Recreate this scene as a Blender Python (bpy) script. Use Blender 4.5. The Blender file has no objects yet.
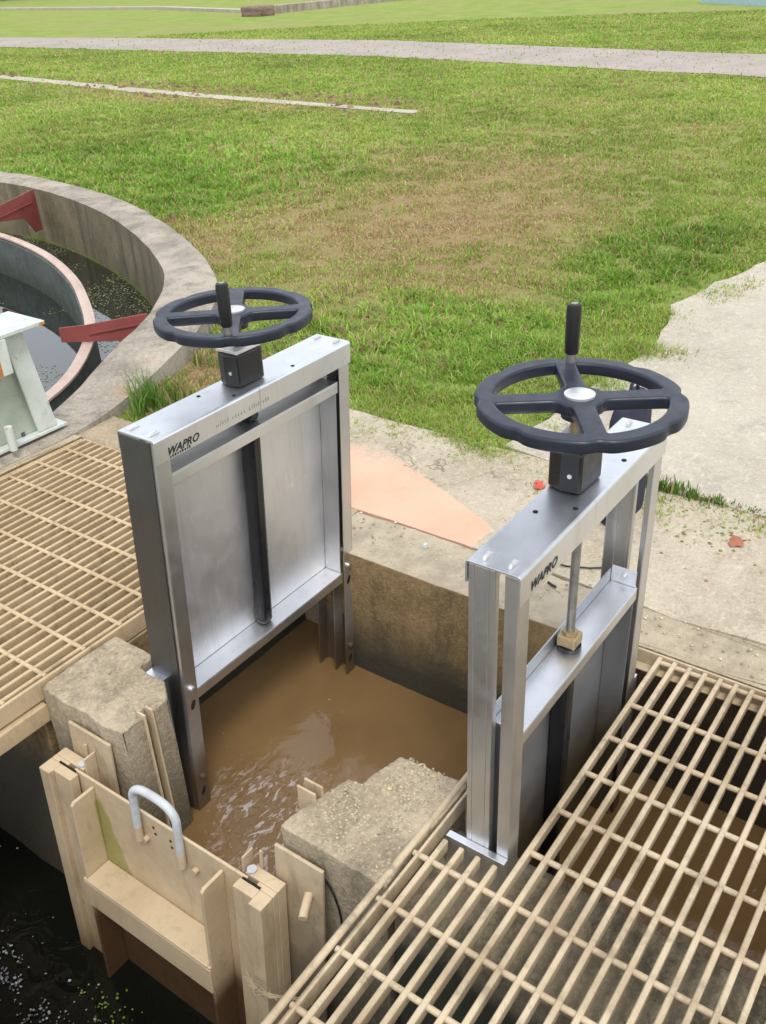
import bpy, bmesh, math, random
import numpy as np
from mathutils import Vector, Matrix, noise as mn
random.seed(7); rng = np.random.default_rng(11)
sc = bpy.context.scene
C = bpy.data.collections.new('place'); sc.collection.children.link(C)
R = math.radians

# ---------------------------------------------------------------- camera
H = 1.65
F, PITCH, YAW, ROLL = 930.88, .534433, .640406, -.0473794
def cam_axes():
    f = Vector((math.cos(PITCH)*math.cos(YAW), math.cos(PITCH)*math.sin(YAW), -math.sin(PITCH)))
    ri = Vector((math.sin(YAW), -math.cos(YAW), 0)); up = ri.cross(f)
    c, s = math.cos(ROLL), math.sin(ROLL)
    return c*ri+s*up, -s*ri+c*up, f
AR, AU, AF = cam_axes()
cd = bpy.data.cameras.new('camera'); cam = bpy.data.objects.new('camera', cd); C.objects.link(cam)
m = Matrix((( AR.x, AU.x, -AF.x, 0), (AR.y, AU.y, -AF.y, 0), (AR.z, AU.z, -AF.z, H), (0,0,0,1)))
cam.matrix_world = m
cd.sensor_fit = 'VERTICAL'; cd.sensor_height = 24; cd.lens = 24*F/1024
cd.clip_start = .05; cd.clip_end = 3000
sc.camera = cam
def at(u, v, z=0):                       # where a point of the photograph meets the level z
    d = AR*((u-383)/F) + AU*(-(v-512)/F) + AF
    return Vector((0,0,H)) + d*((z-H)/d.z)

# ---------------------------------------------------------------- object helpers
def tag(o, label=None, cat=None, group=None, kind=None):
    if label: o['label'] = label
    if cat: o['category'] = cat
    if group: o['group'] = group
    if kind: o['kind'] = kind
    return o
def thing(name, label, cat, loc=(0,0,0), group=None):
    o = bpy.data.objects.new(name, None); C.objects.link(o); o.location = loc; o.empty_display_size = .05
    return tag(o, label, cat, group)
def bevel(o, w, seg=2, ang=30):
    b = o.modifiers.new('bevel', 'BEVEL'); b.width = w; b.segments = seg; b.limit_method = 'ANGLE'; b.angle_limit = R(ang)
    b.harden_normals = False
def shade(me, on=True):
    me.polygons.foreach_set('use_smooth', [on]*len(me.polygons))
def smooth_by_angle(me, deg=35):
    bm = bmesh.new(); bm.from_mesh(me)
    for f in bm.faces: f.smooth = True
    for e in bm.edges:
        if len(e.link_faces) == 2: e.smooth = e.calc_face_angle(0) < R(deg)
    bm.to_mesh(me); bm.free()
LEAN = [None]
class MB:
    def __init__(s): s.v = []; s.f = []
    def add(s, vs, fs):
        n = len(s.v); s.v += [tuple(p) for p in vs]; s.f += [tuple(i+n for i in f) for f in fs]; return s
    def box(s, x0, x1, y0, y1, z0, z1):
        return s.add([(x0,y0,z0),(x1,y0,z0),(x1,y1,z0),(x0,y1,z0),(x0,y0,z1),(x1,y0,z1),(x1,y1,z1),(x0,y1,z1)],
              [(0,3,2,1),(4,5,6,7),(0,1,5,4),(1,2,6,5),(2,3,7,6),(3,0,4,7)])
    def prism(s, poly, z0, z1):
        n = len(poly)
        a = sum(poly[i][0]*poly[(i+1)%n][1]-poly[(i+1)%n][0]*poly[i][1] for i in range(n))
        if a < 0: poly = poly[::-1]
        return s.add([(p[0],p[1],z0) for p in poly]+[(p[0],p[1],z1) for p in poly],
              [tuple(range(n-1,-1,-1)), tuple(range(n,2*n))]+[(i,(i+1)%n,n+(i+1)%n,n+i) for i in range(n)])
    def extrude(s, poly3, vec):
        n = len(poly3); vec = Vector(vec)
        return s.add([Vector(p) for p in poly3]+[Vector(p)+vec for p in poly3],
              [tuple(range(n-1,-1,-1)), tuple(range(n,2*n))]+[(i,(i+1)%n,n+(i+1)%n,n+i) for i in range(n)])
    def tube(s, pts, r, n=10, cap=True):
        pts = [Vector(p) for p in pts]; rs = r if isinstance(r, (list,tuple)) else [r]*len(pts)
        rings = []; prev = None
        for i, p in enumerate(pts):
            t = (pts[min(i+1,len(pts)-1)]-pts[max(i-1,0)]).normalized()
            a = prev if prev else (Vector((0,0,1)) if abs(t.z) < .9 else Vector((1,0,0)))
            u = (a - t*a.dot(t)).normalized(); prev = u; w = t.cross(u)
            rings.append([p+(u*math.cos(k*2*math.pi/n)+w*math.sin(k*2*math.pi/n))*rs[i] for k in range(n)])
        vs = [q for r_ in rings for q in r_]; fs = []
        for i in range(len(pts)-1):
            for k in range(n): fs.append((i*n+k, i*n+(k+1)%n, (i+1)*n+(k+1)%n, (i+1)*n+k))
        if cap: fs += [tuple(range(n-1,-1,-1)), tuple((len(pts)-1)*n+k for k in range(n))]
        return s.add(vs, fs)
    def cyl(s, p, r, h, n=16, axis='z'):
        d = {'x':Vector((h,0,0)),'y':Vector((0,h,0)),'z':Vector((0,0,h))}[axis]
        return s.tube([Vector(p), Vector(p)+d], r, n)
    def build(s, name, mat, parent=None, bev=0, smooth=None, shear=None):
        shear = shear or LEAN[0]
        if shear: s.v = [shear(Vector(p)) for p in s.v]
        me = bpy.data.meshes.new(name); me.from_pydata([tuple(p) for p in s.v], [], s.f); me.update()
        bm = bmesh.new(); bm.from_mesh(me); bmesh.ops.recalc_face_normals(bm, faces=bm.faces); bm.to_mesh(me); bm.free()
        if smooth: smooth_by_angle(me, smooth)
        me.materials.append(mat)
        o = bpy.data.objects.new(name, me); C.objects.link(o)
        if parent:
            o.parent = parent
            pm = Vector(parent.location)
            q = parent.parent
            while q: pm += Vector(q.location); q = q.parent
            o.location = -pm if parent.type == 'EMPTY' else (0,0,0)
        if bev: bevel(o, bev)
        return o
_tex = {}
def rough(o, amp=.006, size=.09, levels=3, bev=.004, seg=2, fine=.5):
    if bev: bevel(o, bev, seg, 40)
    m_ = o.modifiers.new('sub', 'SUBSURF'); m_.subdivision_type = 'SIMPLE'; m_.levels = levels; m_.render_levels = levels
    for k, sz, st_ in (('a', size, amp), ('b', size*.22, amp*fine)):
        if sz not in _tex:
            t = bpy.data.textures.new('rough', 'CLOUDS'); t.noise_scale = sz; t.noise_depth = 3; _tex[sz] = t
        d = o.modifiers.new('disp', 'DISPLACE'); d.texture = _tex[sz]; d.strength = st_; d.mid_level = .5; d.texture_coords = 'GLOBAL'
    smooth_by_angle(o.data, 40)
    return o

# ---------------------------------------------------------------- material helpers
def new_mat(name):
    m = bpy.data.materials.new(name); m.use_nodes = True; nt = m.node_tree
    return m, nt, nt.nodes['Principled BSDF']
class N:
    def __init__(s, nt): s.t = nt; s.l = nt.links
    def n(s, kind, **kw):
        x = s.t.nodes.new(kind)
        for k, v in kw.items(): setattr(x, k, v)
        return x
    def pos(s): return s.n('ShaderNodeNewGeometry').outputs['Position']
    def inp(s, sock, v):
        if hasattr(v, 'is_output') or isinstance(v, bpy.types.NodeSocket): s.l.new(v, sock)
        elif isinstance(v, tuple): sock.default_value = (*v, 1) if len(v) == 3 and sock.type == 'RGBA' else v
        else: sock.default_value = v
    def noise(s, scale, detail=6, rough=.6, vec=None, dist=0):
        x = s.n('ShaderNodeTexNoise'); x.inputs['Scale'].default_value = scale; x.inputs['Detail'].default_value = detail
        x.inputs['Roughness'].default_value = rough; x.inputs['Distortion'].default_value = dist
        s.l.new(vec or s.pos(), x.inputs['Vector']); return x.outputs['Fac']
    def scalevec(s, v, sx, sy, sz):
        x = s.n('ShaderNodeVectorMath', operation='MULTIPLY'); s.l.new(v, x.inputs[0]); x.inputs[1].default_value = (sx,sy,sz); return x.outputs[0]
    def ramp(s, fac, a, b, lo=0., hi=1.):
        x = s.n('ShaderNodeMapRange', interpolation_type='SMOOTHSTEP'); s.inp(x.inputs['Value'], fac)
        x.inputs['From Min'].default_value = a; x.inputs['From Max'].default_value = b
        x.inputs['To Min'].default_value = lo; x.inputs['To Max'].default_value = hi; return x.outputs['Result']
    def mix(s, fac, a, b):
        x = s.n('ShaderNodeMix', data_type='RGBA'); s.inp(x.inputs['Factor'], fac); s.inp(x.inputs['A'], a) if False else None
        s.inp(x.inputs[6], a); s.inp(x.inputs[7], b); return x.outputs[2]
    def math(s, op, a, b=0.):
        x = s.n('ShaderNodeMath', operation=op); s.inp(x.inputs[0], a); s.inp(x.inputs[1], b); return x.outputs[0]
    def sep(s, v):
        x = s.n('ShaderNodeSeparateXYZ'); s.l.new(v, x.inputs[0]); return x.outputs
    def bump(s, h, strength=.3, dist=.01):
        x = s.n('ShaderNodeBump'); x.inputs['Strength'].default_value = strength; x.inputs['Distance'].default_value = dist
        s.l.new(h, x.inputs['Height']); return x.outputs['Normal']
    def blob(s, c, rx, ry, soft=.5, ang=0):        # 1 inside an ellipse on the ground, 0 outside, wobbly edge
        p = s.sep(s.pos()); ca, sa = math.cos(ang), math.sin(ang)
        dx = s.math('SUBTRACT', p[0], c[0]); dy = s.math('SUBTRACT', p[1], c[1])
        a = s.math('ADD', s.math('MULTIPLY', dx, ca/rx), s.math('MULTIPLY', dy, sa/rx))
        b = s.math('ADD', s.math('MULTIPLY', dx, -sa/ry), s.math('MULTIPLY', dy, ca/ry))
        r = s.math('SQRT', s.math('ADD', s.math('MULTIPLY', a, a), s.math('MULTIPLY', b, b)))
        r = s.math('ADD', r, s.math('MULTIPLY', s.math('SUBTRACT', s.noise(2.2/min(rx,ry), 4), .5), .9))
        return s.ramp(r, 1.+soft*.5, 1.-soft*.5)
def concrete(name, base, dark, speck=None, stain=None, scale=1., bump=.5, lowdark=None, rust=0, top=None, cracks=None, var=1.):
    m, nt, b = new_mat(name); n = N(nt)
    c = n.mix(n.ramp(n.noise(3.2*scale, 7, .65), .35, .68), base, dark)
    c = n.mix(n.ramp(n.noise(14*scale, 6, .7), .5, .72, 0, .55), c, tuple(x*.62 for x in dark))
    c = n.mix(n.ramp(n.noise(60*scale, 4, .7), .52, .7, 0, .5), c, tuple(min(1,x*1.35) for x in base))
    if stain:
        v = n.scalevec(n.pos(), 1, 1, .22)
        c = n.mix(n.ramp(n.noise(4.5*scale, 6, .7, v, .6), .46, .66, 0, .85), c, stain)
    vo = n.n('ShaderNodeTexVoronoi'); vo.inputs['Scale'].default_value = 150; nt.links.new(n.pos(), vo.inputs['Vector'])
    g = n.n('ShaderNodeSeparateColor'); nt.links.new(vo.outputs['Color'], g.inputs[0])
    c = n.mix(n.ramp(g.outputs[0], .55, 1., 0, .30), c, tuple(min(1,x*1.3) for x in base))
    c = n.mix(n.ramp(g.outputs[1], .6, 1., 0, .26), c, tuple(x*.55 for x in dark))
    if rust: c = n.mix(n.ramp(n.noise(1.7, 5, .6), .62, .72, 0, rust), c, (.42,.22,.11))
    if lowdark:       # damp and algae near a level; shade painted on piers and grating curb
        z0, z1, col = lowdark
        z = n.math('ADD', n.sep(n.pos())[2], n.math('MULTIPLY', n.math('SUBTRACT', n.noise(5, 5), .5), .16))
        c = n.mix(n.ramp(z, z1, z0), c, col)
    if cracks:
        cx_, cy_, r_ = cracks
        k = n.math('ABSOLUTE', n.math('SUBTRACT', n.noise(1.9, 7, .62, None, .4), .5))
        k = n.math('MULTIPLY', n.ramp(k, .010, .002), n.blob((cx_,cy_), r_, r_, 1.2))
        c = n.mix(n.math('MULTIPLY', k, .75), c, (.12,.10,.06))
        k2 = n.math('MULTIPLY', n.ramp(n.noise(6, 7, .72, None, .6), .60, .68), n.blob((cx_,cy_+.25), r_*1.1, r_*.8, 1.4))
        c = n.mix(n.math('MULTIPLY', k2, .5), c, (.20,.16,.10))
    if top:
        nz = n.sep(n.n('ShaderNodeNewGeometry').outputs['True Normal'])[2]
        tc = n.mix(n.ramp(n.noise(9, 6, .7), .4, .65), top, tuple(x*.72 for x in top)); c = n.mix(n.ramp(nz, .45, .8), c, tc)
    if speck: c = n.mix(n.ramp(n.noise(130, 2, .5), .62, .68, 0, .3), c, speck)
    nt.links.new(c, b.inputs['Base Color']); b.inputs['Roughness'].default_value = .88
    pit = n.ramp(n.noise(55, 3, .6), .34, .28)
    c = n.mix(n.math('MULTIPLY', pit, .55), c, tuple(x*.35 for x in dark))
    h = n.math('ADD', n.noise(45*scale, 8, .7), n.math('MULTIPLY', n.noise(160, 4, .6), .4))
    h = n.math('SUBTRACT', h, n.math('MULTIPLY', pit, .8))
    nt.links.new(n.bump(h, bump, .008), b.inputs['Normal']); return m
def steel(name, base=.52, rgh=.36, tint=(1,1,1), dirt=None, metal=1., splash=False):
    m, nt, b = new_mat(name); n = N(nt)
    c0 = tuple(base*t for t in tint)
    c = n.mix(n.ramp(n.noise(7, 5, .6), .35, .7), c0, tuple(x*.92 for x in c0))
    sm = n.ramp(n.noise(26, 4, .6, None, 1.5), .66, .74)
    c = n.mix(n.math('MULTIPLY', sm, .08), c, (.75,.75,.74))
    v2 = n.scalevec(n.pos(), 30, 30, 2.2)
    c = n.mix(n.ramp(n.noise(1, 5, .65, v2), .50, .76, 0, .28), c, tuple(x*.6 for x in c0))
    if splash:
        v3 = n.scalevec(n.pos(), 1, 1, .45)
        c = n.mix(n.ramp(n.noise(46, 3, .55, v3), .655, .70, 0, .8), c, (.86,.86,.84))
    metalv = metal
    if dirt:
        z0, z1, col = dirt
        z = n.math('ADD', n.sep(n.pos())[2], n.math('MULTIPLY', n.math('SUBTRACT', n.noise(9, 5), .5), .25))
        d = n.ramp(z, z1, z0); c = n.mix(d, c, col)
        metalv = n.ramp(z, z0, z1, .35, metal)
    nt.links.new(c, b.inputs['Base Color']); n.inp(b.inputs['Metallic'], metalv)
    nt.links.new(n.ramp(n.noise(18, 5, .65), .3, .7, rgh-.02, rgh+.05), b.inputs['Roughness'])
    v = n.scalevec(n.pos(), 40, 900, 900)
    nt.links.new(n.bump(n.noise(1, 3, .5, v), .04, .002), b.inputs['Normal']); return m
def paint(name, base, dark, rgh=.55, scale=1., wear=None, wearamt=.5, low=None, bump=.15, grime=0, moss=False):
    m, nt, b = new_mat(name); n = N(nt)
    c = n.mix(n.ramp(n.noise(5*scale, 6, .65), .38, .7), base, dark)
    c = n.mix(n.ramp(n.noise(38*scale, 5, .7), .55, .72, 0, .45), c, tuple(x*.7 for x in dark))
    if wear: c = n.mix(n.ramp(n.noise(11*scale, 6, .72), .62, .68, 0, wearamt), c, wear)
    if grime:
        v2 = n.scalevec(n.pos(), 1, 1, .3)
        c = n.mix(n.ramp(n.noise(13, 6, .72, v2, .5), .50, .70, 0, grime), c, tuple(x*.42 for x in dark))
        c = n.mix(n.ramp(n.noise(120, 3, .6), .62, .70, 0, grime*.4), c, tuple(x*.5 for x in dark))
    if moss:
        p = n.sep(n.pos()); yb = n.math('SUBTRACT', p[1], n.math('ADD', n.math('MULTIPLY', p[2], .24), 1.693))
        k = n.ramp(n.math('ADD', yb, n.math('MULTIPLY', n.math('SUBTRACT', n.noise(24, 5, .7), .5), .06)), 0, .014)
        k = n.math('MULTIPLY', k, n.math('MULTIPLY', n.ramp(p[0], .913, .918), n.ramp(p[2], -.19, -.23)))
        k = n.math('MULTIPLY', k, n.math('MULTIPLY', n.ramp(p[2], -.475, -.455), n.ramp(p[1], 1.69, 1.675)))
        c = n.mix(n.math('MULTIPLY', k, .8), c, n.mix(n.noise(30, 4), (.29,.29,.06), (.20,.21,.05)))
    if low:
        z0, z1, col = low
        z = n.math('ADD', n.sep(n.pos())[2], n.math('MULTIPLY', n.math('SUBTRACT', n.noise(7, 5), .5), .18))
        c = n.mix(n.ramp(z, z1, z0), c, col)
    nt.links.new(c, b.inputs['Base Color']); nt.links.new(n.ramp(n.noise(20, 4), .3, .7, rgh-.1, rgh+.12), b.inputs['Roughness'])
    nt.links.new(n.bump(n.noise(70*scale, 5, .6), bump, .004), b.inputs['Normal']); return m
def plain(name, base, rgh=.5, metal=0., var=.75):
    m, nt, b = new_mat(name); n = N(nt)
    c = n.mix(n.ramp(n.noise(22, 5, .65), .35, .7), base, tuple(x*var for x in base))
    nt.links.new(c, b.inputs['Base Color']); b.inputs['Metallic'].default_value = metal
    nt.links.new(n.ramp(n.noise(30, 4), .3, .7, rgh-.06, rgh+.08), b.inputs['Roughness']); return m
def attr_mat(name, rgh=.6, trans=0.):
    m, nt, b = new_mat(name); n = N(nt)
    a = n.n('ShaderNodeAttribute', attribute_name='tone'); nt.links.new(a.outputs['Color'], b.inputs['Base Color'])
    b.inputs['Roughness'].default_value = rgh; b.inputs['Specular IOR Level'].default_value = .25
    if trans:
        t = n.n('ShaderNodeBsdfTranslucent'); nt.links.new(a.outputs['Color'], t.inputs['Color'])
        mx = n.n('ShaderNodeMixShader'); mx.inputs[0].default_value = trans
        nt.links.new(b.outputs[0], mx.inputs[1]); nt.links.new(t.outputs[0], mx.inputs[2])
        nt.links.new(mx.outputs[0], nt.nodes['Material Output'].inputs['Surface'])
    return m

M = {}
M['curb'] = concrete('pale_rough_concrete', (.46,.375,.255), (.31,.245,.155), speck=(.55,.48,.37), bump=1.)
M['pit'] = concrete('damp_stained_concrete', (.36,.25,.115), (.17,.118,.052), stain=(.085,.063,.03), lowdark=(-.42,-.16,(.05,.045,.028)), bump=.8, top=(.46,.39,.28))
M['pier'] = concrete('weathered_pier_concrete', (.45,.37,.255), (.29,.235,.15), speck=(.55,.48,.36), stain=(.15,.125,.08), lowdark=(-.50,-.03,(.10,.085,.05)), bump=.9)  # low band paints the shade of the pier sides into the colour
M['curbdark'] = concrete('pale_curb_dark_below', (.30,.22,.12), (.16,.115,.06), stain=(.07,.055,.03), lowdark=(-.22,-.05,(.045,.032,.018)), bump=1., top=(.46,.385,.27))  # dark face has the shade under the grating painted in
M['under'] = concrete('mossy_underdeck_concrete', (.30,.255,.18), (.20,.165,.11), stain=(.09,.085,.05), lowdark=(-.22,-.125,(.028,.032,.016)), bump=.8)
M['rim'] = concrete('grey_weathered_rim', (.40,.35,.28), (.24,.21,.17), stain=(.16,.14,.11), bump=.7, rust=.45)
M['tankwall'] = concrete('mossy_tank_wall', (.24,.20,.12), (.14,.12,.07), stain=(.085,.08,.05), lowdark=(-.385,-.325,(.17,.20,.035)), bump=.6)
M['pave'] = concrete('pale_pavement', (.46,.40,.305), (.35,.295,.21), scale=.55, bump=.35, cracks=(2.72,1.62,.32))
M['path'] = concrete('pale_path', (.45,.405,.325), (.36,.32,.25), scale=.4, bump=.3)
M['added_deck'] = concrete('added_deck_concrete', (.24,.22,.19), (.17,.16,.14), scale=.4)
M['peach'] = concrete('peach_painted_concrete', (.86,.42,.265), (.78,.37,.235), scale=.5, bump=.2)
M['road'] = concrete('grey_gravel_road', (.36,.31,.27), (.29,.25,.215), scale=.25, bump=.3)
M['steel'] = steel('brushed_stainless_steel', .66, .40, dirt=(-.40,-.04,(.13,.09,.055)))
M['steel_top'] = steel('clean_stainless_steel', .80, .36, (.98,1,1.03))
M['dark_steel'] = steel('darkened_steel', .17, .38, (.95,1,1.08), dirt=(-.45,-.1,(.10,.075,.05)))
M['leaf_steel'] = steel('grey_leaf_steel', .50, .46, (.97,1,1.05), dirt=(-.25,.16,(.11,.09,.055)))
M['splash_steel'] = steel('splashed_leaf_steel', .80, .50, (1,1,1.01), splash=True)
M['black'] = plain('black_plastic', (.012,.012,.014), .32)
M['wheel'] = plain('blue_black_enamel', (.012,.017,.031), .38)
M['rubber'] = plain('black_rubber_grip', (.010,.010,.011), .42)
M['silver'] = plain('bright_aluminium', (.78,.78,.77), .34, .7)
M['screw'] = plain('threaded_steel', (.42,.41,.39), .38, .9)
M['brass'] = plain('weathered_brass', (.42,.32,.18), .45, .6)
M['cream'] = paint('cream_fibreglass', (.55,.435,.285), (.46,.355,.22), .45, wear=(.50,.44,.37), wearamt=.4, bump=.06, low=(-1.05,-.62,(.17,.10,.05)), grime=.4)
M['creamdirtyshade'] = paint('shaded_grimy_cream', (.50,.40,.26), (.36,.28,.17), .6, wear=(.30,.25,.18), wearamt=.5, low=(-.5,-.15,(.14,.11,.07)), grime=.6)  # greyer and darker downwards: bracket shade painted in along with grime
M['creamwet'] = paint('cream_fibreglass_wet_below', (.55,.435,.285), (.47,.36,.22), .45, wear=(.50,.45,.40), wearamt=.45, bump=.06, low=(-.64,-.47,(.10,.055,.026)), grime=.4, moss=True)
M['grate'] = paint('cream_grating_resin', (.51,.415,.275), (.33,.25,.15), .6, 1., wear=(.36,.29,.2), wearamt=.55, grime=.55)
M['tangrate'] = paint('tan_grating_resin', (.52,.395,.24), (.42,.31,.175), .65, .9, wear=(.44,.31,.12), wearamt=.5, grime=.6)
M['redpaint'] = paint('faded_red_paint', (.27,.062,.052), (.21,.05,.042), .55, wear=(.34,.15,.12), wearamt=.6, grime=.35)
M['pinkred'] = paint('chalky_pink_paint', (.52,.41,.345), (.43,.30,.245), .7, wear=(.62,.5,.42), wearamt=.6)
M['ringwall'] = paint('dull_green_grey_steel', (.10,.115,.10), (.06,.07,.06), .6, low=(-.37,-.15,(.035,.05,.03)))
M['whitepaint'] = paint('worn_white_paint', (.58,.62,.58), (.47,.52,.47), .5, wear=(.34,.17,.08), wearamt=.6, grime=.35)
M['greenwhite'] = paint('green_tinged_white_paint', (.40,.46,.38), (.33,.38,.29), .6, wear=(.36,.36,.20), wearamt=.4)
M['rust'] = plain('orange_rust', (.50,.20,.05), .8)
M['pipe'] = paint('chalky_grey_pipe', (.50,.52,.53), (.40,.41,.41), .5, 3, wear=(.45,.36,.3), wearamt=.5)
M['moss'] = plain('yellow_green_moss', (.28,.30,.02), .9)
M['mark'] = plain('black_lettering', (.02,.02,.02), .6)
M['faint'] = plain('worn_grey_lettering', (.33,.32,.30), .6)
M['hole'] = plain('dark_hole', (.008,.008,.008), .9)
M['navy'] = plain('navy_cloth', (.022,.022,.045), .85)
M['scrap'] = plain('red_plastic_scrap', (.62,.10,.06), .5)
M['leaf'] = plain('dry_red_leaf', (.34,.13,.07), .7)
M['twine'] = plain('dry_fibre', (.42,.34,.22), .9)
M['soil'] = concrete('brown_soil', (.24,.16,.09), (.14,.09,.05), bump=1.)
M['blue'] = plain('pale_blue_paint', (.45,.62,.68), .6)
M['stone'] = plain('brown_stone', (.22,.15,.12), .8)
M['grass'] = attr_mat('grass_blades', .55, .35)
M['pebble'] = attr_mat('pebbles', .8)
M['weed_reflections'] = attr_mat('duckweed', .6)  # also colours scum, painted sky glints and painted foliage reflections
M['leaves'] = attr_mat('tree_leaves', .6, .2)

# ---------------------------------------------------------------- ground with openings
def smooth_loop(pts, k=8, closed=True):
    out = []; n = len(pts)
    rngi = range(n if closed else n-1)
    for i in rngi:
        p = [Vector(pts[(i+j-1) % n] if closed else pts[min(max(i+j-1,0),n-1)]) for j in range(4)]
        for q in range(k):
            t = q/k
            out.append(.5*((2*p[1])+(p[2]-p[0])*t+(2*p[0]-5*p[1]+4*p[2]-p[3])*t*t+(3*p[1]-p[0]-3*p[2]+p[3])*t**3))
    if not closed: out.append(Vector(pts[-1]))
    return out
OUT = [(.2,3.13),(1.2,3.13),(1.75,3.13),(2.20,3.135),(2.47,3.18),(2.815,3.283),(3.092,3.414),(3.397,3.607),(3.675,3.84),(3.885,4.076),(4.175,4.484),(4.614,5.264),
       (5.044,6.266),(5.29,7.356),(5.37,8.3),(5.2,9.5),(4.6,10.8),(3.4,11.9),(1.8,12.4),(0,12.1),(-1.4,11.0),(-2.3,9.2),(-2.5,7.2),(-2.0,5.3),(-1.0,3.8)]
INN = [(.35,3.48),(1.2,3.40),(1.75,3.36),(2.141,3.37),(2.59,3.553),(3.013,3.746),(3.411,4.025),(3.70,4.301),(3.914,4.592),(4.292,5.22),(4.662,6.03),
       (4.953,7.014),(5.04,7.9),(4.95,8.9),(4.5,10.2),(3.6,11.2),(2.4,11.9),(.8,11.8),(-.8,10.9),(-1.8,9.3),(-2.15,7.3),(-1.7,5.5),(-.75,4.1)]
RING = [(2.05,3.60),(2.358,3.69),(2.636,3.843),(2.944,4.103),(3.171,4.353),(3.45,4.75),(3.75,5.25),(4.05,5.95),(4.24,6.75),(4.28,7.6),(4.1,8.6),(3.5,9.9),(2.5,10.9),(1.2,11.1),(-.2,10.4),(-1.2,8.9),(-1.5,7.3),(-1.1,5.6),(-.2,4.3),(1.0,3.64)]
out_l = smooth_loop(OUT, 6); inn_l = smooth_loop(INN, 6); ring_l = smooth_loop(RING, 6)
def inset(loop, d):
    n = len(loop); o = []
    for i in range(n):
        t = (loop[(i+1)%n]-loop[i-1]).normalized(); o.append(loop[i]+Vector((-t.y, t.x))*d)
    return o
PIT = [(.35,-1.7),(2.02,-1.7),(2.02,.8),(1.97,.8),(1.97,1.75),(2.08,1.75),(2.08,3.10),(.35,3.10)]
def sheet(name, outer, holes, z, mat, **kw):
    bm = bmesh.new()
    for loop in [outer]+holes:
        vs = [bm.verts.new((p[0],p[1],z)) for p in loop]
        for i in range(len(vs)): bm.edges.new((vs[i], vs[(i+1)%len(vs)]))
    bmesh.ops.triangle_fill(bm, edges=bm.edges[:], use_beauty=True, use_dissolve=False)
    for f in bm.faces:
        if f.normal.z < 0: f.normal_flip()
    me = bpy.data.meshes.new(name); bm.to_mesh(me); bm.free(); me.materials.append(mat)
    o = bpy.data.objects.new(name, me); C.objects.link(o); return tag(o, **kw)

DRY = [((6.5,4.2),2.4,1.5,.5,.95),((5.0,3.1),.8,.45,.2,.7),((9.3,3.6),2.4,1.4,.3,.4),((2.95,3.08),.42,.26,.5,1.25),((13,6),2.5,1.2,.2,.25),((4.6,5.05),.35,.9,-.5,.8),((10.9,11),.9,4.5,-.1,.55)]
LUSH = [((3.75,2.62),.62,.8,0,.9),((5.6,2.0),1.2,.45,0,.6),((6.3,7.3),2.0,2.2,0,.6)]
def ell(p, c, rx, ry, a):
    ca, sa = math.cos(a), math.sin(a); dx, dy = p[0]-c[0], p[1]-c[1]
    r = math.hypot((dx*ca+dy*sa)/rx, (-dx*sa+dy*ca)/ry); return max(0., min(1., (1.35-r)/.7))
def grass_ground():
    m, nt, b = new_mat('lawn_ground'); n = N(nt)
    g = n.mix(n.ramp(n.noise(1.1, 6, .65), .3, .7), (.19,.29,.05), (.30,.35,.10))
    g = n.mix(n.ramp(n.noise(.22, 4, .6), .42, .66, 0, .6), g, (.31,.29,.12))
    g = n.mix(n.ramp(n.noise(9, 6, .75), .5, .72, 0, .7), g, (.17,.125,.06))
    g = n.mix(n.ramp(n.noise(30, 5, .75), .5, .7, 0, .5), g, (.30,.31,.10))
    for c, rx, ry, a, amt in DRY:
        g = n.mix(n.math('MULTIPLY', n.blob(c, rx, ry, 1.1, a), amt*.8), g, (.37,.25,.14))
    nt.links.new(g, b.inputs['Base Color']); b.inputs['Roughness'].default_value = .95; b.inputs['Specular IOR Level'].default_value = .1
    nt.links.new(n.bump(n.noise(14, 8, .75), .9, .05), b.inputs['Normal']); return m
GZ = -.014
sheet('grass_ground', [(-900,-900),(900,-900),(900,900),(-900,900)], [PIT, inset(out_l, .08)], GZ, grass_ground(), kind='structure')

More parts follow.
